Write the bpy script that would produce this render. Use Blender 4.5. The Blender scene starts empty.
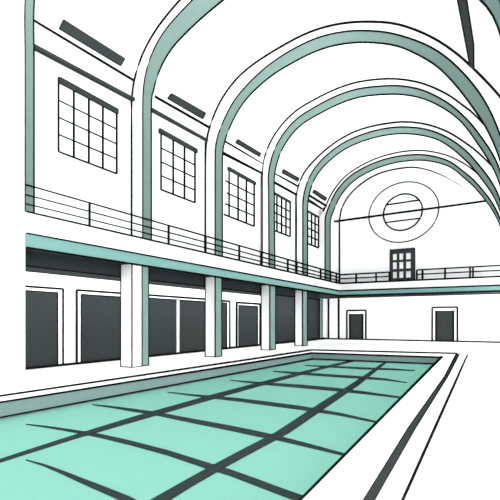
EXPO=1.5
W_GLOW=5.0; W_NEAR=.6
K_DARK=.525; K_RIB=.48; K_COL=.63; K_BAND=.65; K_SIDE=.70; K_WATER=.48; K_LINE=.26
P_LEFT=185; P_BACK=205; INKW=.0022
import bpy, math
from mathutils import Vector
C = bpy.context.scene.collection
PI = math.pi

# ------------------------------------------------------------------ materials
def lin(c):
    c /= 255.0
    return c/12.92 if c <= .04045 else ((c+.055)/1.055)**2.4
def mat(name, rgb, scale=1.0, rough=.9, var=.0):
    m = bpy.data.materials.new(name); m.use_nodes = True
    nt = m.node_tree; b = nt.nodes['Principled BSDF']
    col = [min(.97, lin(v)*scale) for v in rgb]
    b.inputs['Roughness'].default_value = rough
    b.inputs['Specular IOR Level'].default_value = 0.0
    nz = nt.nodes.new('ShaderNodeTexNoise'); nz.inputs['Scale'].default_value = 3.0
    rp = nt.nodes.new('ShaderNodeValToRGB')
    rp.color_ramp.elements[0].color = [v*(1-var) for v in col]+[1]
    rp.color_ramp.elements[1].color = [min(.97, v*(1+var)) for v in col]+[1]
    tc = nt.nodes.new('ShaderNodeTexCoord')
    nt.links.new(tc.outputs['Object'], nz.inputs['Vector'])
    nt.links.new(nz.outputs['Fac'], rp.inputs['Fac'])
    nt.links.new(rp.outputs['Color'], b.inputs['Base Color'])
    return m
WHITE = mat('white_plaster', (251,251,251))
INK   = mat('black_beading', (20,20,20))
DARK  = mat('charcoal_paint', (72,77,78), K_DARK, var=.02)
TEAL  = mat('grey_teal_paint', (155,184,177), K_RIB, var=.015)
COLT  = mat('grey_teal_brightened', (155,186,179), K_COL, var=.015)  # grey-teal again, brightened in colour to offset dimmer light below the balcony
BAND  = mat('aqua_paint', (150,200,196), K_BAND, var=.015)
SIDE  = mat('pool_side_tile', (155,180,176), K_SIDE, var=.015)
TILE  = mat('pool_floor_tile', (160,226,208), K_WATER, var=.015)
LINE  = mat('lane_tile', (72,70,70), K_LINE)
def water_mat():
    m = bpy.data.materials.new('clear_water'); m.use_nodes = True
    nt = m.node_tree; nt.nodes.clear()
    o = nt.nodes.new('ShaderNodeOutputMaterial'); mx = nt.nodes.new('ShaderNodeMixShader')
    t = nt.nodes.new('ShaderNodeBsdfTransparent'); d = nt.nodes.new('ShaderNodeBsdfDiffuse')
    t.inputs['Color'].default_value = (.97, 1, .99, 1)
    nz = nt.nodes.new('ShaderNodeTexNoise'); nz.inputs['Scale'].default_value = .8
    rp = nt.nodes.new('ShaderNodeValToRGB')
    rp.color_ramp.elements[0].color = (.30,.68,.58,1); rp.color_ramp.elements[1].color = (.33,.70,.60,1)
    nt.links.new(nz.outputs['Fac'], rp.inputs['Fac']); nt.links.new(rp.outputs['Color'], d.inputs['Color'])
    mx.inputs['Fac'].default_value = .03
    nt.links.new(t.outputs[0], mx.inputs[1]); nt.links.new(d.outputs[0], mx.inputs[2])
    nt.links.new(mx.outputs[0], o.inputs['Surface'])
    return m
WATER = water_mat()

# ------------------------------------------------------------------ mesh builder
class MB:
    def __init__(s): s.v=[]; s.f=[]; s.m=[]; s.mats=[]
    def mi(s, m):
        if m not in s.mats: s.mats.append(m)
        return s.mats.index(m)
    def face(s, pts, m):
        n=len(s.v); s.v+= [tuple(p) for p in pts]; s.f.append(list(range(n,n+len(pts)))); s.m.append(s.mi(m)); return s
    def box(s, x0,x1,y0,y1,z0,z1, m, px=None, nx=None, ny=None, nz=None):
        """px/nx/ny/nz: other material on that face"""
        n=len(s.v)
        s.v+=[(x,y,z) for z in (z0,z1) for y in (y0,y1) for x in (x0,x1)]
        F=[((0,2,3,1),nz),((4,5,7,6),None),((0,1,5,4),ny),((2,6,7,3),None),((0,4,6,2),nx),((1,3,7,5),px)]
        for f,o in F: s.f.append([n+i for i in f]); s.m.append(s.mi(o or m))
        return s
    def tube(s, pts, r, m=None, k=6, close=False):
        """round bead along pts; r a number or one radius per point"""
        m = m or INK; i=s.mi(m); P=[Vector(p) for p in pts]; N=len(P)
        R = r if isinstance(r,(list,tuple)) else [r]*N
        n0=len(s.v)
        for j,p in enumerate(P):
            if close: t=P[(j+1)%N]-P[j-1]
            else: t=P[min(j+1,N-1)]-P[max(j-1,0)]
            t.normalize()
            a = Vector((0,0,1)) if abs(t.z)<.9 else Vector((1,0,0))
            u=t.cross(a).normalized(); w=t.cross(u).normalized()
            for q in range(k):
                an=2*PI*q/k; s.v.append(tuple(p+(u*math.cos(an)+w*math.sin(an))*R[j]))
        for j in range(N if close else N-1):
            b=(j+1)%N
            for q in range(k):
                c=(q+1)%k
                s.f.append([n0+j*k+q,n0+j*k+c,n0+b*k+c,n0+b*k+q]); s.m.append(i)
        if not close:
            s.f.append([n0+q for q in range(k)]); s.m.append(i)
            s.f.append([n0+(N-1)*k+q for q in reversed(range(k))]); s.m.append(i)
        return s
    def prism(s, pts, d, m):
        """closed outline pts pushed along vector d"""
        d=Vector(d); n=len(s.v); N=len(pts)
        s.v+=[tuple(p) for p in pts]+[tuple(Vector(p)+d) for p in pts]; i=s.mi(m)
        s.f.append([n+j for j in range(N)]); s.f.append([n+N+j for j in reversed(range(N))])
        for j in range(N): s.f.append([n+j,n+N+j,n+N+(j+1)%N,n+(j+1)%N])
        s.m+=[i]*(N+2); return s
    def build(s, name, parent=None, origin=None):
        me=bpy.data.meshes.new(name)
        o0=Vector(origin) if origin else (Vector((0,0,0)))
        base = o0 if not parent else parent.matrix_basis.translation.copy()
        pp = parent
        while pp is not None and pp.parent is not None:
            pp = pp.parent; base = base + pp.matrix_basis.translation
        me.from_pydata([tuple(Vector(p)-base) for p in s.v],[],s.f)
        for m in s.mats: me.materials.append(m)
        me.polygons.foreach_set('material_index', s.m); me.update()
        o=bpy.data.objects.new(name, me); C.objects.link(o)
        if parent: o.parent=parent
        else: o.location=base
        return o
def tag(o, label, cat, group=None, kind=None):
    o['label']=label; o['category']=cat
    if group: o['group']=group
    if kind: o['kind']=kind
    return o
def empty(name, loc, label, cat, group=None, kind=None):
    o=bpy.data.objects.new(name,None); C.objects.link(o); o.location=loc; o.empty_display_size=.2
    return tag(o,label,cat,group,kind)
S='structure'
def bead(y, x=-11): return INKW*(.5*abs(x)+.868*max(y,0))   # the black edge beading is heavier toward the far end of the hall
def between(a,b,n): return [tuple(a[i]+(b[i]-a[i])*t/n for i in range(3)) for t in range(n+1)]
def line(mb, a, b, k=1.0, n=8):
    P=between(a,b,n); mb.tube(P,[k*bead(p[1],p[0]) for p in P]); return mb
RIBS = [  # y_near, y_far, inner profile, outer profile  (x, z)
 (7.19,7.44,[(-11,4.5),(-11,8.6),(-11,10.1),(-10.85,10.9),(-10.3,11.6),(-9.5,12.1),(-8,12.9),(-6.2,13.2),(-4.5,12.95),(-3,12.4),(-1.5,11.3),(-.3,9.8),(.1,8.2),(.1,6.5),(.1,0)],
  [(-11.53,4.5),(-11.53,8.6),(-11.53,9.3),(-11.4,10.2),(-10.9,11.4),(-10,12.35),(-8,13.4),(-6.2,13.7),(-4.5,13.45),(-3,12.9),(-1.4,11.8),(0,10.2),(.5,8.4),(.6,6.5),(.6,0)]),
 (11.60,12.02,[(-11,4.5),(-11,8.4),(-11,9.2),(-10.93,10.03),(-10.64,10.78),(-10.1,11.42),(-9.25,11.92),(-8,12.42),(-6.2,12.8),(-4.5,12.5),(-3,11.9),(-1.5,10.9),(-.3,9.6),(.1,8),(.1,6.5),(.1,0)],
  [(-11.53,4.5),(-11.53,8.4),(-11.53,9.44),(-11.39,10.21),(-10.99,11.0),(-10.43,11.6),(-9.81,12.03),(-9,12.45),(-8,12.85),(-6.2,13.25),(-4.5,12.98),(-3,12.4),(-1.4,11.4),(0,10),(.5,8.2),(.6,6.5),(.6,0)]),
 (16.10,16.65,[(-11,4.5),(-11,8.6),(-10.95,9.4),(-10.67,10.12),(-9.94,11.13),(-8.62,11.99),(-7.39,12.4),(-6.2,12.55),(-5.1,12.43),(-4.02,12.09),(-3.14,11.65),(-1.92,10.73),(-.83,9.29),(-.2,7.9),(.1,6.5),(.1,0)],
  [(-11.53,4.5),(-11.53,8.6),(-11.47,9.55),(-11.27,10.25),(-10.64,11.3),(-9.6,12.13),(-7.39,12.77),(-6.2,12.88),(-5.1,12.75),(-4.02,12.43),(-3.14,12.03),(-1.92,11.1),(-.83,9.84),(.3,8),(.6,6.5),(.6,0)]),
 (21.27,21.93,[(-11,4.5),(-11.03,8.6),(-11.02,9.7),(-10.69,10.79),(-10.16,11.55),(-9.42,12.16),(-8.25,12.6),(-7.1,12.86),(-6.15,12.91),(-4.91,12.73),(-4.18,12.54),(-3.19,12.09),(-2.12,11.24),(-1.48,10.5),(-1.08,9.92),(-.2,8.2),(.1,6.5),(.1,0)],
  [(-11.42,4.5),(-11.42,8.6),(-11.42,9.65),(-11.32,10.42),(-10.91,11.32),(-10.26,12.06),(-9.42,12.63),(-8.2,13.01),(-7.12,13.22),(-6.15,13.26),(-4.91,13.08),(-4.18,12.87),(-3.19,12.42),(-2.12,11.64),(-1.48,10.98),(-1.08,10.54),(.3,8.3),(.6,6.5),(.6,0)]),
 (25.92,26.65,[(-11,4.5),(-11,8.8),(-10.93,9.6),(-10.55,10.65),(-9.82,11.51),(-8.6,12.26),(-7.42,12.59),(-5.94,12.69),(-4.7,12.51),(-3.53,12.09),(-2.56,11.45),(-1.79,10.7),(-1.25,9.98),(-.3,8.3),(.1,6.5),(.1,0)],
  [(-11.45,4.5),(-11.45,8.8),(-11.43,9.8),(-10.95,10.95),(-9.82,11.95),(-8.6,12.61),(-7.42,12.94),(-5.94,12.98),(-4.7,12.82),(-3.53,12.39),(-2.56,11.8),(-1.79,11.12),(-1.1,10.4),(.2,8.5),(.6,6.5),(.6,0)]),
 (29.95,30.95,[(-11,4.5),(-11,8.9),(-10.73,9.67),(-10.19,10.69),(-9.27,11.57),(-8.16,12.07),(-6.88,12.36),(-5.45,12.38),(-4.28,12.17),(-2.97,11.57),(-2.07,10.72),(-1.51,10.1),(-.4,8.3),(.1,6.5),(.1,0)],
  [(-11.53,4.5),(-11.53,8.7),(-11.2,9.3),(-11.0,9.72),(-10.53,10.6),(-9.6,11.63),(-8.16,12.33),(-6.88,12.62),(-5.45,12.66),(-4.28,12.46),(-2.97,11.91),(-2.07,11.27),(-1.51,10.72),(.2,8.5),(.6,6.5),(.6,0)]),
]
def smooth(pts, n=90):
    """Catmull-Rom through pts (the two straight end legs stay straight), resampled to n points by length."""
    P=[pts[0]]+pts+[pts[-1]]; out=[]
    for i in range(1,len(P)-2):
        p0,p1,p2,p3=P[i-1],P[i],P[i+1],P[i+2]
        if i==1 or i==len(P)-3:
            k=2
            seg=[(p1[0]+(p2[0]-p1[0])*t/k,p1[1]+(p2[1]-p1[1])*t/k) for t in range(k)]
        else:
            seg=[]
            d01=max(1e-3,math.hypot(p1[0]-p0[0],p1[1]-p0[1]))**.5
            d12=max(1e-3,math.hypot(p2[0]-p1[0],p2[1]-p1[1]))**.5
            d23=max(1e-3,math.hypot(p3[0]-p2[0],p3[1]-p2[1]))**.5
            for t in range(10):
                t/=10.; q=[]
                for a in (0,1):
                    m1=d12*((p1[a]-p0[a])/d01-(p2[a]-p0[a])/(d01+d12)+(p2[a]-p1[a])/d12)
                    m2=d12*((p2[a]-p1[a])/d12-(p3[a]-p1[a])/(d12+d23)+(p3[a]-p2[a])/d23)
                    q.append((2*t**3-3*t*t+1)*p1[a]+(t**3-2*t*t+t)*m1+(-2*t**3+3*t*t)*p2[a]+(t**3-t*t)*m2)
                seg.append(tuple(q))
        out+=seg
    out.append(P[-1])
    L=[0.]
    for a,b in zip(out,out[1:]): L.append(L[-1]+math.hypot(b[0]-a[0],b[1]-a[1]))
    res=[];j=0
    for i in range(n):
        s=L[-1]*i/(n-1)
        while j<len(L)-2 and L[j+1]<s: j+=1
        u=(s-L[j])/max(1e-9,L[j+1]-L[j]); a,b=out[j],out[j+1]
        res.append((a[0]+(b[0]-a[0])*u,a[1]+(b[1]-a[1])*u))
    return res
XE=.65
INN=[smooth(r[2]) for r in RIBS]
# the underside dips a little toward its far edge: (x, dz) along each arch
DIP=[[(-9,0),(0,0)],[(-11,0),(-10.9,-.3),(-8.5,-.4),(0,-.5)],[(-9.5,0),(-7.6,-.12),(-3.2,-.12),(-2,-.28),(-.86,-.56),(.1,-.6)],[(-10,0),(-8.4,-.06),(-3,-.10),(-1.6,-.1),(-1.1,-.24),(.1,-.4)],
     [(-10.5,0),(-8,-.05),(-3,-.12),(-1.8,-.3),(.1,-.4)],[(-8,0),(-3,-.03),(-1.5,-.14),(.1,-.2)]]
def dip(k,x,z):
    if z<9.0 and x<-5 or z<6.6: return 0
    T=DIP[k]
    if x<=T[0][0]: return 0
    for (a,u),(b,v) in zip(T,T[1:]):
        if x<=b: return u+(v-u)*(x-a)/(b-a)
    return T[-1][1]
FAR=[[(x,z+dip(k,x,z)) for x,z in L] for k,L in enumerate(INN)]; OUTP=[smooth(r[3]) for r in RIBS]

# ------------------------------------------------------------------ setting: deck, walls, vault
PL=[(-8.66,1.5),(-8.30,20.72)]; PR=[(-1.47,1.5),(-2.35,21.10)]     # pool rim corners
b=MB()
X0,X1,Y0,Y1=-13.65,.65,-1.5,37.0
hole=[(PL[0][0],PL[0][1]),(PR[0][0],PR[0][1]),(PR[1][0],PR[1][1]),(PL[1][0],PL[1][1])]
outer=[(X0,Y0),(X1,Y0),(X1,Y1),(X0,Y1)]
for i in range(4):
    j=(i+1)%4
    b.face([(*outer[i],0),(*outer[j],0),(*hole[j],0),(*hole[i],0)],WHITE)
    b.face([(*outer[j],-.5),(*outer[i],-.5),(*outer[i],0),(*outer[j],0)],WHITE)
line(b,(-9.30,1.5,.01),(-9.0,15.7,.01),1.6); line(b,(-9.0,15.7,.01),(-8.97,22.35,.01),1.6)
line(b,(-8.97,22.35,.02),(-1.91,23.5,.02),1.3)
P=between((-.70,2.0,.01),(-1.45,23.1,.01),10); b.tube(P,[1.7*bead(p[1],p[0])*(1-.6*i/10) for i,p in enumerate(P)])
tag(b.build('floor'),'smooth white pool deck running around the sunken pool','floor',kind=S)

def ext(p,q,u): return (p[0]+(q[0]-p[0])*u,p[1]+(q[1]-p[1])*u)
b=MB()                                                              # left wall: gallery level and the windowed wall over it
b.box(-13.9,-13.65,7.2,37,-.0,4.0,WHITE)
b.box(-13.65,-13.60,7.2,35.5,3.23,3.55,DARK)
b.box(-11.8,-11.53,7.2,33.35,4.5,9.6,WHITE)
line(b,(-13.585,7.2,.03),(-13.585,36.9,.03),1.7)
tag(b.build('wall_left'),'white side wall, pool-level doors below and five windows above the gallery','wall',kind=S)

b=MB(); b.box(-13.65,-10.99,7.0,7.19,0,4.5,WHITE)
tag(b.build('wall_end'),'white cross wall closing the near end of the gallery','wall',kind=S)

b=MB()                                                              # back wall
b.box(-13.65,XE,37,37.25,0,3.6,WHITE)
b.box(-13.23,-12.32,36.9,37,0,3.55,WHITE)
for x in (-13.23,-12.32): line(b,(x,36.9,0),(x,36.9,3.55),1,1)
line(b,(-13.65,36.93,.03),(XE,36.93,.03),1.2,2)
prof=[p for p in OUTP[4] if p[1]>6.4]
b.prism([(-11.6,33.35,4.5)]+[(x,33.35,z+.02) for x,z in prof]+[(.62,33.35,4.5)],(0,.25,0),WHITE)
line(b,(-11.5,33.33,9.40),(.6,33.33,9.62),1.1,4)
line(b,(-11.07,33.34,4.5),(-11.07,33.34,9.45),.9,2)
arch=[(-11.07,9.45),(-10.93,10.24),(-10.29,11.29),(-9.13,12.16),(-8.0,12.6),(-6.55,12.72),(-5.52,12.62),(-4.5,12.23),(-3.2,11.42),(-2.32,10.7)]
A=smooth(arch,60); b.tube([(x,33.34,z) for x,z in A],[.064*(1 if i<35 else 1-.8*(i-35)/25) for i in range(60)])
tag(b.build('wall_back'),'white end wall with the round window, tall arched outline above two dark doors','wall',kind=S)

b=MB()                                                              # barrel vault
st=[]
for r,o in zip(RIBS,OUTP): st+=[(r[0],o),(r[1],o)]
st.append((33.4,OUTP[4]))
def cut(o):
    h=len(o)//2; k=[(-11.53,9.5)]+[p for i,p in enumerate(o) if (p[1]>9.7 if i<h else p[1]>8.5)]; return smooth_len(k,80)
def smooth_len(out,n):
    L=[0.]
    for a,c in zip(out,out[1:]): L.append(L[-1]+math.hypot(c[0]-a[0],c[1]-a[1]))
    res=[];j=0
    for i in range(n):
        s=L[-1]*i/(n-1)
        while j<len(L)-2 and L[j+1]<s: j+=1
        u=(s-L[j])/max(1e-9,L[j+1]-L[j]); a,c=out[j],out[j+1]
        res.append((a[0]+(c[0]-a[0])*u,a[1]+(c[1]-a[1])*u))
    return res
rows=[(y,cut(o)) for y,o in st]
for (ya,pa),(yb,pb) in zip(rows,rows[1:]):
    for i in range(79):
        b.face([(pa[i][0],ya,pa[i][1]),(pa[i+1][0],ya,pa[i+1][1]),(pb[i+1][0],yb,pb[i+1][1]),(pb[i][0],yb,pb[i][1])],WHITE)
for a,c in [((-11.43,7.71,10.04),(-11.38,11.56,10.15)),((-11.39,12.67,10.07),(-11.28,16.07,10.17)),((-11.36,17.3,10.05),(-11.41,21.46,10.2)),((-11.42,22.6,10.09),(-11.33,26.08,10.18)),((-11.24,27.0,9.99),(-10.9,29.9,9.79))]:
    line(b,a,c,1.3 if a[1]<14 else 1.15,2)
tag(b.build('ceiling'),'white barrel-vaulted ceiling spanning the pool hall','ceiling',kind=S)

for i,(ya,za,yb,zb,h) in enumerate([(7.44,9.30,11.6,9.50,.10),(12.02,9.52,16.1,9.64,.09),(16.65,9.49,21.27,9.67,.07),(21.93,9.58,25.92,9.66,.08),(26.65,9.70,29.95,9.62,.05)]):
    b=MB(); b.prism([(-11.53,ya,za-h/2),(-11.53,yb,zb-h/2),(-11.53,yb,zb+h/2),(-11.53,ya,za+h/2)],(.36 if i==4 else .16,0,0),DARK if i<2 else INK)
    tag(b.build('trim_%d'%(i+1)),'thin dark cornice strip above the %s of five upper windows from the cross wall'%('first','second','third','fourth','fifth')[i],'trim',kind=S)

# gallery balcony: slab, aqua edge band, dark soffit
bal=empty('balcony',(-11.3,7.2,3.55),'white gallery balcony with an aqua lower band, turning along two walls','balcony',kind=S)
b=MB()
b.box(-13.65,-10.95,7.2,37,3.93,4.5,WHITE); b.box(-10.95,XE,33,37,3.93,4.5,WHITE)
for z,k in ((4.5,1.0),(3.93,.9)):
    line(b,(-10.95,7.2,z),(-10.95,33,z),k); line(b,(-10.95,33,z),(XE,33,z),k)
b.build('slab',bal)
b=MB()
b.prism([(-11.0,7.2,3.55),(-10.95,7.2,3.55),(-10.95,33,3.55),(XE,33,3.55),(XE,33.06,3.55),(-11.0,33.06,3.55)],(0,0,.38),BAND)
line(b,(-10.95,7.2,3.55),(-10.95,33,3.55),1); line(b,(-10.95,33,3.55),(XE,33,3.55),1)
b.build('edge_band',bal)['label']='aqua painted edge band'
b=MB()
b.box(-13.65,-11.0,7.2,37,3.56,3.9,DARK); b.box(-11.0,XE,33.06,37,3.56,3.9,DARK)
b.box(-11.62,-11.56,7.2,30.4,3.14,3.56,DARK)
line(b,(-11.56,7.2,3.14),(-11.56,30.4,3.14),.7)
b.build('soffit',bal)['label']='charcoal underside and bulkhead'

# ------------------------------------------------------------------ doors
def door(n, yr, z, fr, label, zf=None, mull=None, frame=True):
    """door in the left wall: dark leaf over yr, casing out to fr"""
    d=empty('door_%d'%n,(-13.65,(yr[0]+yr[1])/2,0),label,'door',kind=S)
    zf=zf or z+.13
    if frame:
        f=MB()
        if fr[0]<yr[0]: f.box(-13.65,-13.60,fr[0],yr[0],0,zf,WHITE)
        if fr[1]>yr[1]: f.box(-13.65,-13.60,yr[1],fr[1],0,zf,WHITE)
        f.box(-13.65,-13.60,yr[0],yr[1],z,zf,WHITE)
        P=[(-13.6,fr[0],0),(-13.6,fr[0],zf),(-13.6,fr[1],zf),(-13.6,fr[1],0)]
        for p,q in zip(P,P[1:]): line(f,p,q,1.15,1)
        for y in yr: line(f,(-13.6,y,0),(-13.6,y,z),.6,1)
        line(f,(-13.6,yr[0],z),(-13.6,yr[1],z),.6,1)
        if mull: f.box(-13.65,-13.585,mull[0],mull[1],0,z,WHITE)
        f.build('door_frame',d)
    for a,c in ([(yr[0],mull[0]),(mull[1],yr[1])] if mull else [yr]):
        MB().box(-13.65,-13.615,a,c,0.02,z,DARK).build('door_leaf',d)
    return d
door(1,(8.2,10.12),2.6,(8.0,10.33),'dark door between the cross wall and the double column',2.74)
door(2,(11.1,13.3),2.59,(10.92,13.5),'dark door partly hidden behind the double column',2.74)
door(3,(14.2,19.2),2.62,(14.0,19.4),'wide dark double door with one white mullion',2.75,(16.65,16.82))
door(4,(19.8,21.07),2.62,(19.6,21.37),'dark door mostly hidden behind the second column',2.73)
door(5,(22.36,24.71),2.53,(22.15,24.98),'dark door standing alone in white wall between second and third columns',2.69)
door(6,(27.0,31.9),3.23,(27,31.9),'full-height dark panel filling the bay between third and fourth columns',frame=False)
d7=door(7,(31.95,35.5),3.23,(31.95,35.5),'full-height dark panel beyond the fourth column with a grey-teal jamb',frame=False)
jb=MB(); jb.box(-13.65,-13.55,35.5,36.12,0,3.55,COLT)
for y in (35.5,36.12): line(jb,(-13.55,y,0),(-13.55,y,3.55),.8,1)
jb.build('jamb',d7)['label']='grey-teal jamb'
for n,(x0,x1,zt,f0,f1,zf,lab) in enumerate([(-11.35,-10.24,2.21,-11.60,-9.98,2.5,'narrow dark end-wall door beside the corner column'),
                                            (-4.52,-3.28,2.40,-4.79,-3.01,2.66,'narrow dark end-wall door above the far corner of the drain channel')]):
    d=empty('door_%d'%(8+n),((x0+x1)/2,37,0),lab,'door',kind=S)
    f=MB()
    f.box(f0,x0,36.94,37,0,zf,WHITE); f.box(x1,f1,36.94,37,0,zf,WHITE); f.box(x0,x1,36.94,37,zt,zf,WHITE)
    for p,q in [((f0,36.94,0),(f0,36.94,zf)),((f0,36.94,zf),(f1,36.94,zf)),((f1,36.94,zf),(f1,36.94,0)),((x0,36.94,0),(x0,36.94,zt)),((x1,36.94,0),(x1,36.94,zt))]: line(f,p,q,.95,1)
    f.build('door_frame',d)
    MB().box(x0,x1,36.95,36.99,.02,zt,DARK).build('door_leaf',d)

# ------------------------------------------------------------------ upper windows
WN=['upper window nearest the cross wall, four panes wide','second upper window, three panes wide, between first and second full arches',
    'third upper window, with glazing bars sticking out past its frame','fourth upper window, partly cut by an arch pier','smallest upper window, last before the round window wall']
for i,(y0,y1,z0,z1,nc,nr,h,stick) in enumerate([(8.59,10.87,6.66,8.87,4,4,.17,0),(13.14,15.3,6.70,9.02,3,4,.17,0),(18.04,20.5,6.65,9.02,3,4,.16,1),(22.6,25.07,6.86,9.05,4,4,.12,0),(27.93,29.92,6.86,9.10,3,4,.12,0)]):
    w=empty('window_%d'%(i+1),(-11.53,(y0+y1)/2,z0),WN[i],'window',kind=S)
    MB().box(-11.53,-11.515,y0,y1,z0,z1,WHITE).build('pane',w)
    f=MB(); X=-11.51; ym=(y0+y1)/2; r=bead(ym)
    line(f,(X,y0,z0),(X,y0,z1),1.0,1); line(f,(X,y1,z0),(X,y1,z1),1.25,1)
    line(f,(X,y0-(.45 if stick else 0),z0+(0 if not stick else .02)),(X,y1,z0),.9,1)
    hh=z1-h
    for c in range(1,nc): y=y0+(y1-y0)*(c-.06 if i==0 else c)/nc; line(f,(X,y,z0),(X,y,hh),1.25,1)
    for c in range(1,nr):
        z=z0+(hh-z0)*c/nr; line(f,(X,y0-(.2+.12*(c%2) if stick else 0),z),(X,y1,z),.8,1)
    f.build('window_frame',w)
    e=.13 if 0<i<3 else .02
    MB().box(-11.53,-11.42,y0-e,y1+e*.8,hh,z1,DARK).build('window_head',w)['label']='charcoal head box'

# ------------------------------------------------------------------ arch ribs
ORD=['first arch, a straight grey-teal pier at the end of the gallery','second arch, the tall one rising from beside the double column','third arch, rising above the second column',
     'fourth arch, rising above the third column','fifth arch, rising above the fourth column','last and smallest arch, framing the round window wall']
for k,(r,inn,out) in enumerate(zip(RIBS,INN,OUTP)):
    a,c=r[0],r[1]
    g=empty('arch_rib',(-11.0,(a+c)/2,4.5),ORD[k],'arch','arches across the pool hall')
    b=MB()
    # rings: white near face and white far face of one rib
    for i in range(len(inn)-1):
        (x,z),(x2,z2),(X,Z),(Xb,Zb)=inn[i],inn[i+1],out[i],out[i+1]
        b.face([(x,a,z),(x2,a,z2),(Xb,a,Zb),(X,a,Z)],WHITE)
        (fx,fz),(fx2,fz2)=FAR[k][i],FAR[k][i+1]
        b.face([(fx,c,fz),(X,c,Z),(Xb,c,Zb),(fx2,c,fz2)],WHITE)
        b.face([(X,a,Z),(Xb,a,Zb),(Xb,c,Zb),(X,c,Z)],WHITE)
    q=1.0
    if k:
        R=[(X,a-.01,Z) for X,Z in out if k<5 or Z>9.2]
        b.tube(R,[(1.4,1.4,1.4,1.4,1.35,1.05)[k]*bead(a,-9.5)*(.65 if k>2 and q[0]<-11.3 else 1) for q in R])
    b.build('side_face',g)
    b=MB()
    for i in range(len(inn)-1):
        (x,z),(x2,z2)=inn[i],inn[i+1]
        (fx,fz),(fx2,fz2)=FAR[k][i],FAR[k][i+1]
        b.face([(x,a,z),(fx,c,fz),(fx2,c,fz2),(x2,a,z2)],TEAL)
    b.tube([(x,a,z) for x,z in inn],.75*bead(a,-9.5)); b.tube([(x,c+.01,z) for x,z in FAR[k]],1.05*bead(a,-9.5))
    b.build('underside',g)['label']='grey-teal underside'

# vents lying on the vault above each window
VN=['first','second','third','fourth','fifth']
for i,(A,B,Cc,D) in enumerate([((-11.29,8.57,10.51),(-11.39,8.49,10.22),(-11.21,10.92,10.55),(-11.33,10.85,10.3)),
  ((-11.21,13.38,10.46),(-11.31,13.29,10.24),(-11.12,15.51,10.55),(-11.24,15.46,10.3)),
  ((-11.23,18.31,10.45),(-11.3,18.25,10.25),(-11.27,20.77,10.58),(-11.34,20.71,10.39)),
  ((-11.26,23.49,10.55),(-11.35,23.47,10.33),(-11.17,25.62,10.6),(-11.26,25.62,10.4)),
  ((-10.99,27.81,10.4),(-11.08,27.81,10.21),(-10.73,29.41,10.23),(-10.83,29.43,10.03))]):
    b=MB(); d=(-.14,0,.045)
    q=[Vector(p)+Vector((.06,0,-.02)) for p in (B,D,Cc,A)]
    b.prism(q,d,DARK)
    for s,t in zip(q,q[1:]+q[:1]): b.tube([s,t],.35*bead(q[0].y))
    o=b.build('air_vent',None,q[0])
    tag(o,'slim charcoal air vent on the vault above the %s of five upper windows'%VN[i],'vent','air vents along the vault')

# ------------------------------------------------------------------ columns
COL=[(11.08,11.9,'double column with a white strip beside its grey-teal face'),(16.1,16.62,'column between the wide double door and the lone door, second from the cross wall'),(21.35,22.03,'column beside the lone dark door, third from the cross wall'),(25.87,26.62,'column between the two full-height dark panels')]
for i,(a,c,lab) in enumerate(COL):
    g=empty('column',(-11.25,(a+c)/2,0),lab,'column','columns under the gallery balcony')
    b=MB(); last=i==4
    b.box(-11.53,-11.02,a,c,0,3.55,DARK if last else WHITE)
    r=bead(a)*.75
    if not last: b.tube([(-11.53,a,0),(-11.53,a,3.55)],r); b.tube([(-11.53,a,0.01),(-11.0,a,0.01)],r)
    if i==0:
        b.box(-11.02,-11.0,a,11.56,0,3.55,WHITE); b.tube([(-11.0,a,0),(-11.0,a,3.55)],r); b.tube([(-11,a,.01),(-11,11.56,.01)],r)
    b.build('shaft',g)
    s=11.56 if i==0 else a
    b=MB(); b.box(-11.02,-11.0,s,c,0,3.55,COLT)
    for y in (s,c): b.tube([(-11,y,0),(-11,y,3.55)],r)
    b.tube([(-11,s,.01),(-11,c,.01)],r)
    b.build('facing',g)['label']='grey-teal front face'

# ------------------------------------------------------------------ railings
def railing(pts_posts, runs, zr, loc, label):
    g=empty('balcony_railing',loc,label,'railing','railings along the balcony edge')
    b=MB()
    for a,c in runs: line(b,(*a,zr[0]),(*c,zr[0]),.85)
    b.build('handrail',g)
    for z in zr[1:]:
        b=MB()
        for a,c in runs: line(b,(*a,z),(*c,z),.72)
        b.build('rail',g)
    for x,y,k in pts_posts:
        b=MB(); line(b,(x,y,4.5),(x,y,zr[0]),.85*k,1); b.build('post',g)
XR=-10.97
Lp=[(XR,y,1.5) for y in (9.27,12.95)]+[(XR,15.32,1.7),(XR,18.1,1.4),(XR,20.35,1.6),(XR,23.6,1.3),(XR,24.85,1.5),(XR,29.0,1.2),(XR,31.0,1.2),(XR,32.3,1.1)]
railing(Lp,[((XR,7.2),(XR,33.02))],(5.215,4.95,4.71),(XR,7.2,4.5),'long thin black balcony railing along the windowed side wall')
YB=33.03
railing([(-10.97,YB,1.3),(-9.66,YB,1.2),(-8.16,YB,1.1),(-7.2,YB,1.1)],[((-10.97,YB),(-7.2,YB))],(5.17,4.86),(-10.97,YB,4.5),'short black balcony railing between the gallery corner and lattice door')
railing([(-5.3,YB,1.1),(-4.92,YB,1.3),(-3.46,YB,1.3),(-1.92,YB,1.2),(-1.74,YB,1.1),(.5,YB,1.1)],[((-5.3,YB),(XE,YB))],(5.22,4.9),(-5.3,YB,4.5),'black balcony railing running from the lattice door past the second end-wall door')

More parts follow.
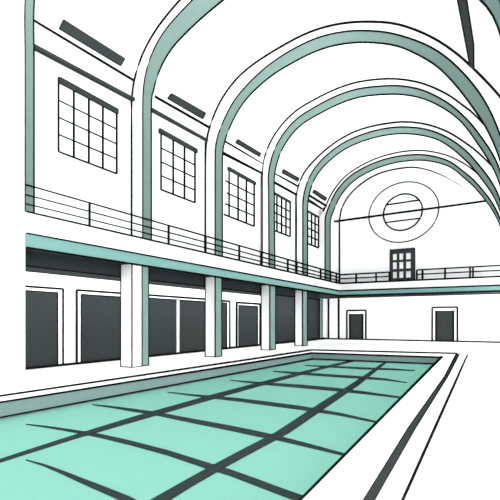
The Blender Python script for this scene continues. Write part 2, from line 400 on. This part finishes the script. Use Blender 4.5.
# ------------------------------------------------------------------ round window
cx,cz=-6.33,9.50
g=empty('window_6',(cx,33.35,cz),'large round window with a wide outer ring and three horizontal bars','window',kind=S)
b=MB(); b.tube([(cx+2.44*math.cos(t*PI/40),33.33,cz+2.17*math.sin(t*PI/40)+.035*math.cos(t*PI/40)) for t in range(80)],.045,close=True); b.build('outer_ring',g)
b=MB(); n=len(b.v)
b.prism([(cx+1.36*math.cos(t*PI/40),33.35,cz+1.31*math.sin(t*PI/40)) for t in range(80)],(0,-.02,0),WHITE); b.build('pane',g)
b=MB(); b.tube([(cx+1.36*math.cos(t*PI/40),33.31,cz+1.31*math.sin(t*PI/40)+.03*math.cos(t*PI/40)) for t in range(80)],.058,close=True); b.build('window_frame',g)
for z,w in ((cz+.70,1.14),(cz+.02,1.36),(cz-.60,1.20)):
    b=MB(); b.tube([(cx-w,33.31,z-.022),(cx+w,33.31,z+.022)],.055); b.build('glazing_bar',g)

# lattice door on the end balcony
g=empty('lattice_door',(-6.3,33.3,4.5),'charcoal balcony door with nine small square panes under the round window','door')
x0,x1,z0,z1=-7.19,-5.47,4.5,6.82
hx=[(.11,.275),(.37,.54),(.645,.84)]; hz=[(.10,.30),(.385,.60),(.665,.865)]
b=MB(); y0,y1=33.22,33.33
xs=[0]+[v for p in hx for v in p]+[1]; zs=[0]+[v for p in hz for v in p]+[1]
LX=lambda u:x0+(x1-x0)*u; LZ=lambda u:z0+(z1-z0)*u
for i in range(0,7,2): b.box(LX(xs[i]),LX(xs[i+1]),y0,y1,z0,z1,DARK)
for i in range(1,7,2):
    for j in range(0,7,2): b.box(LX(xs[i]),LX(xs[i+1]),y0,y1,LZ(zs[j]),LZ(zs[j+1]),DARK)
for p,q in [((x0,z0),(x0,z1)),((x0,z1),(x1,z1)),((x1,z1),(x1,z0))]: b.tube([(p[0],y0,p[1]),(q[0],y0,q[1])],.03)
b.build('lattice',g)
MB().box(x0+.1,x1-.1,33.325,33.345,z0+.1,z1-.1,WHITE).build('pane',g)

# dark tapered duct dropping from the vault between first arches
b=MB()
pts=[(-1.32,12.3,11.7),(-1.06,12.3,11.7),(-.63,12.3,8.47),(-.63,12.3,7.9),(-.73,12.3,8.05)]
b.prism(pts,(0,.18,0),DARK)
b.tube([pts[0],pts[4]],.02); b.tube([pts[1],pts[2],pts[3]],.02)
tag(b.build('duct',None,(-.9,12.3,9.7)),'narrow charcoal duct tapering down from the vault in front of the arches','duct')

# ------------------------------------------------------------------ pool
pool=empty('swimming_pool',(-5,1.5,-.33),'long sunken rectangular pool of pale aqua water crossed by dark lane lines','pool')
b=MB(); H=hole
for i,j in ((1,0),(2,1),(3,2),(0,3)):
    b.face([(*H[i],0),(*H[j],0),(*H[j],-.36),(*H[i],-.36)],SIDE)
line(b,(*PL[0],0),(*PL[1],0),1.1); line(b,(*PL[1],0),(*PR[1],0),1); line(b,(*PR[1],.01),(*PR[0],.01),1.5)
line(b,(PL[0][0],PL[0][1],-.3),(PL[1][0],PL[1][1],-.3),1); line(b,(PL[1][0],PL[1][1],-.3),(PR[1][0],PR[1][1],-.3),.9)
b.build('pool_side',pool)['label']='grey-teal pool side above the water'
b=MB(); b.face([(*h,-.34) for h in H],TILE); b.build('pool_floor',pool)
LANES=dict(
l1=[(-6.0,1.7,-5.83,1.6),(-6.05,2.8,-5.9,2.7),(-6.1,3.62,-5.97,3.54),(-6.17,4.03,-6.01,3.93),(-6.31,5.03,-6.1,4.86),(-6.47,6.57,-6.15,6.25),(-6.61,9.53,-6.23,8.98),(-6.64,12.22,-6.28,11.56),(-6.61,17.39,-6.3,16.57),(-6.47,20.8,-6.21,20.75)],
l2=[(-3.2,1.7,-3.02,1.78),(-3.3,3.59,-3.12,3.69),(-3.33,4.04,-3.16,4.14),(-3.37,4.77,-3.19,4.86),(-3.39,5.39,-3.2,5.48),(-3.42,6.84,-3.21,6.95),(-3.74,9.98,-3.5,10.1),(-4.0,13.05,-3.78,13.15),(-4.8,20.85,-4.70,20.87)],
c1=[(-5.78,3.79,-5.76,3.78),(-5.36,3.79,-5.29,3.74),(-4.89,3.74,-4.76,3.65),(-4.54,3.69,-4.4,3.58),(-4.21,3.65,-4.06,3.52),(-3.57,3.56,-3.41,3.41),(-2.6,3.3,-2.5,3.15),(-1.7,3.0,-1.65,2.9)],
c2=[(-7.77,5.1,-7.74,5.08),(-7.21,5.2,-7.11,5.12),(-6.59,5.25,-6.44,5.13),(-5.98,5.28,-5.8,5.12),(-5.23,5.23,-5.05,5.05),(-4.36,5.12,-4.2,4.93),(-3.55,4.95,-3.41,4.75),(-3.09,4.86,-2.97,4.67),(-2.64,4.74,-2.53,4.54),(-2.32,4.64,-2.23,4.45),(-1.8,4.5,-1.75,4.32)],
c3=[(-8.25,7.06,-8.21,7.02),(-7.76,7.13,-7.63,7.01),(-7.16,7.15,-6.96,6.95),(-6.43,7.15,-6.21,6.91),(-5.34,7.01,-5.13,6.73),(-4.38,6.9,-4.18,6.59),(-3.8,6.8,-3.62,6.49),(-3.41,6.72,-3.28,6.46),(-2.79,6.54,-2.71,6.34),(-1.85,6.23,-1.82,6.13)],
c4=[(-7.93,9.32,-7.89,9.27),(-7.09,9.33,-6.96,9.15),(-6.43,9.4,-6.22,9.1),(-5.7,9.44,-5.48,9.08),(-4.76,9.36,-4.56,8.97),(-3.94,9.27,-3.78,8.89),(-2.98,9.0,-2.89,8.75),(-2.0,8.55,-1.98,8.44)],
c5=[(-7.77,12.24,-7.72,12.16),(-7.38,12.22,-7.25,12.02),(-6.41,12.26,-6.19,11.84),(-5.28,12.37,-5.04,11.81),(-4.22,12.3,-4.02,11.74),(-3.28,12.05,-3.17,11.65),(-2.2,11.65,-2.17,11.47)],
c6=[(-7.7,15.22,-7.64,15.1),(-6.83,15.34,-6.57,14.76),(-5.24,15.28,-5.03,14.68),(-4.22,15.27,-4.06,14.69),(-3.44,15.11,-3.34,14.7),(-2.62,14.49,-2.6,14.4)],
c7=[(-7.5,17.91,-7.43,17.75),(-6.66,18.12,-6.47,17.61),(-4.96,18.23,-4.79,17.62),(-3.79,18.41,-3.68,17.89),(-2.98,18.17,-2.96,18.02)])
for n,L in LANES.items():
    b=MB(); zt=-.335 if n[0]=='c' else -.332
    P=[(p[0],p[1]) for p in L]; Q=[(p[2],p[3]) for p in L]
    for i in range(len(L)-1):
        b.face([(*P[i],zt),(*P[i+1],zt),(*Q[i+1],zt),(*Q[i],zt)],LINE)
    for R in (P,Q): b.tube([(*p,zt) for p in R],[.45*bead(p[1],p[0]) for p in R],k=5)
    b.build('lane_line',pool)['label']='dark lane line running down the pool' if n[0]=='l' else 'dark curved line crossing the pool'
b=MB(); b.face([(*h,-.30) for h in H],WATER); b.build('water_surface',pool)

# dark drain channel in the deck beside the pool
L=[(-1.0,2.2,-.90,2.2),(-1.1,4.3,-1.01,4.35),(-1.23,6.9,-1.13,6.96),(-1.45,13.7,-1.38,13.75),(-1.70,18.5,-1.60,18.55),(-1.96,23.5,-1.84,23.52)]
b=MB()
b.prism([(p[0],p[1],.001) for p in L]+[(p[2],p[3],.001) for p in reversed(L)],(0,0,.006),DARK)
for P in ([(p[0],p[1],.008) for p in L],[(p[2],p[3],.008) for p in L]): b.tube(P,[(.5+.06*min(p[1],14))*.6*bead(p[1],p[0]) for p in P])
tag(b.build('drain_channel',None,(-1.2,8,0)),'dark tapering drain channel in the white deck beside the pool','drain')

# ------------------------------------------------------------------ light, camera
w=bpy.data.worlds.new('World'); bpy.context.scene.world=w; w.use_nodes=True
nt=w.node_tree; bg=nt.nodes['Background']; bg.inputs['Color'].default_value=(1,1,1,1)
# overcast white surroundings plus an added low glow from +X lifting the arch undersides
tc=nt.nodes.new('ShaderNodeTexCoord'); sp=nt.nodes.new('ShaderNodeSeparateXYZ'); nt.links.new(tc.outputs['Generated'],sp.inputs[0])
def mrange(sock,a,c,lo,hi):
    n=nt.nodes.new('ShaderNodeMapRange'); n.interpolation_type='SMOOTHSTEP'
    for k,v in (('From Min',a),('From Max',c),('To Min',lo),('To Max',hi)): n.inputs[k].default_value=v
    nt.links.new(sock,n.inputs['Value']); return n.outputs['Result']
def math2(op,p,q):
    n=nt.nodes.new('ShaderNodeMath'); n.operation=op
    for i,v in enumerate((p,q)):
        if isinstance(v,(int,float)): n.inputs[i].default_value=v
        else: nt.links.new(v,n.inputs[i])
    return n.outputs[0]
gz=mrange(sp.outputs['Z'],-.75,-.35,1,0); gx=mrange(sp.outputs['X'],.15,.6,0,1)
fy=mrange(sp.outputs['Y'],-.9,-.1,W_NEAR,1)
nt.links.new(math2('ADD',math2('MULTIPLY',math2('MULTIPLY',gz,gx),W_GLOW),fy),bg.inputs['Strength'])
def strip(name,loc,rot,sx,sy,p):
    l=bpy.data.lights.new(name,'AREA'); l.shape='RECTANGLE'; l.size=sx; l.size_y=sy; l.energy=p
    o=bpy.data.objects.new(name,l); C.objects.link(o); o.location=loc; o.rotation_euler=rot
# added fill lights, no real fittings, behind the balcony edge to brighten the gallery
strip('gallery_fill_light',(-11.75,20,3.35),(0,math.radians(60),0),.15,25.5,P_LEFT)
strip('gallery_fill_light',(-6.2,33.15,3.545),(math.radians(52),0,0),13,.15,P_BACK)
cam=bpy.data.cameras.new('camera'); co=bpy.data.objects.new('camera',cam); C.objects.link(co)
F=441.37; TH=math.radians(29.822)
cam.sensor_width=36; cam.lens=36*F/500; cam.shift_y=(321-250)/500.0
co.location=(0,0,1.6); co.rotation_euler=(PI/2,0,TH); cam.clip_end=200
sc=bpy.context.scene; sc.camera=co
vs=sc.view_settings; sc.display_settings.display_device='sRGB'
vs.view_transform='Standard'; vs.look='None'; vs.gamma=1; vs.use_curve_mapping=False; vs.exposure=EXPO
sc.cycles.max_bounces=16; sc.cycles.diffuse_bounces=12; sc.cycles.use_denoising=True
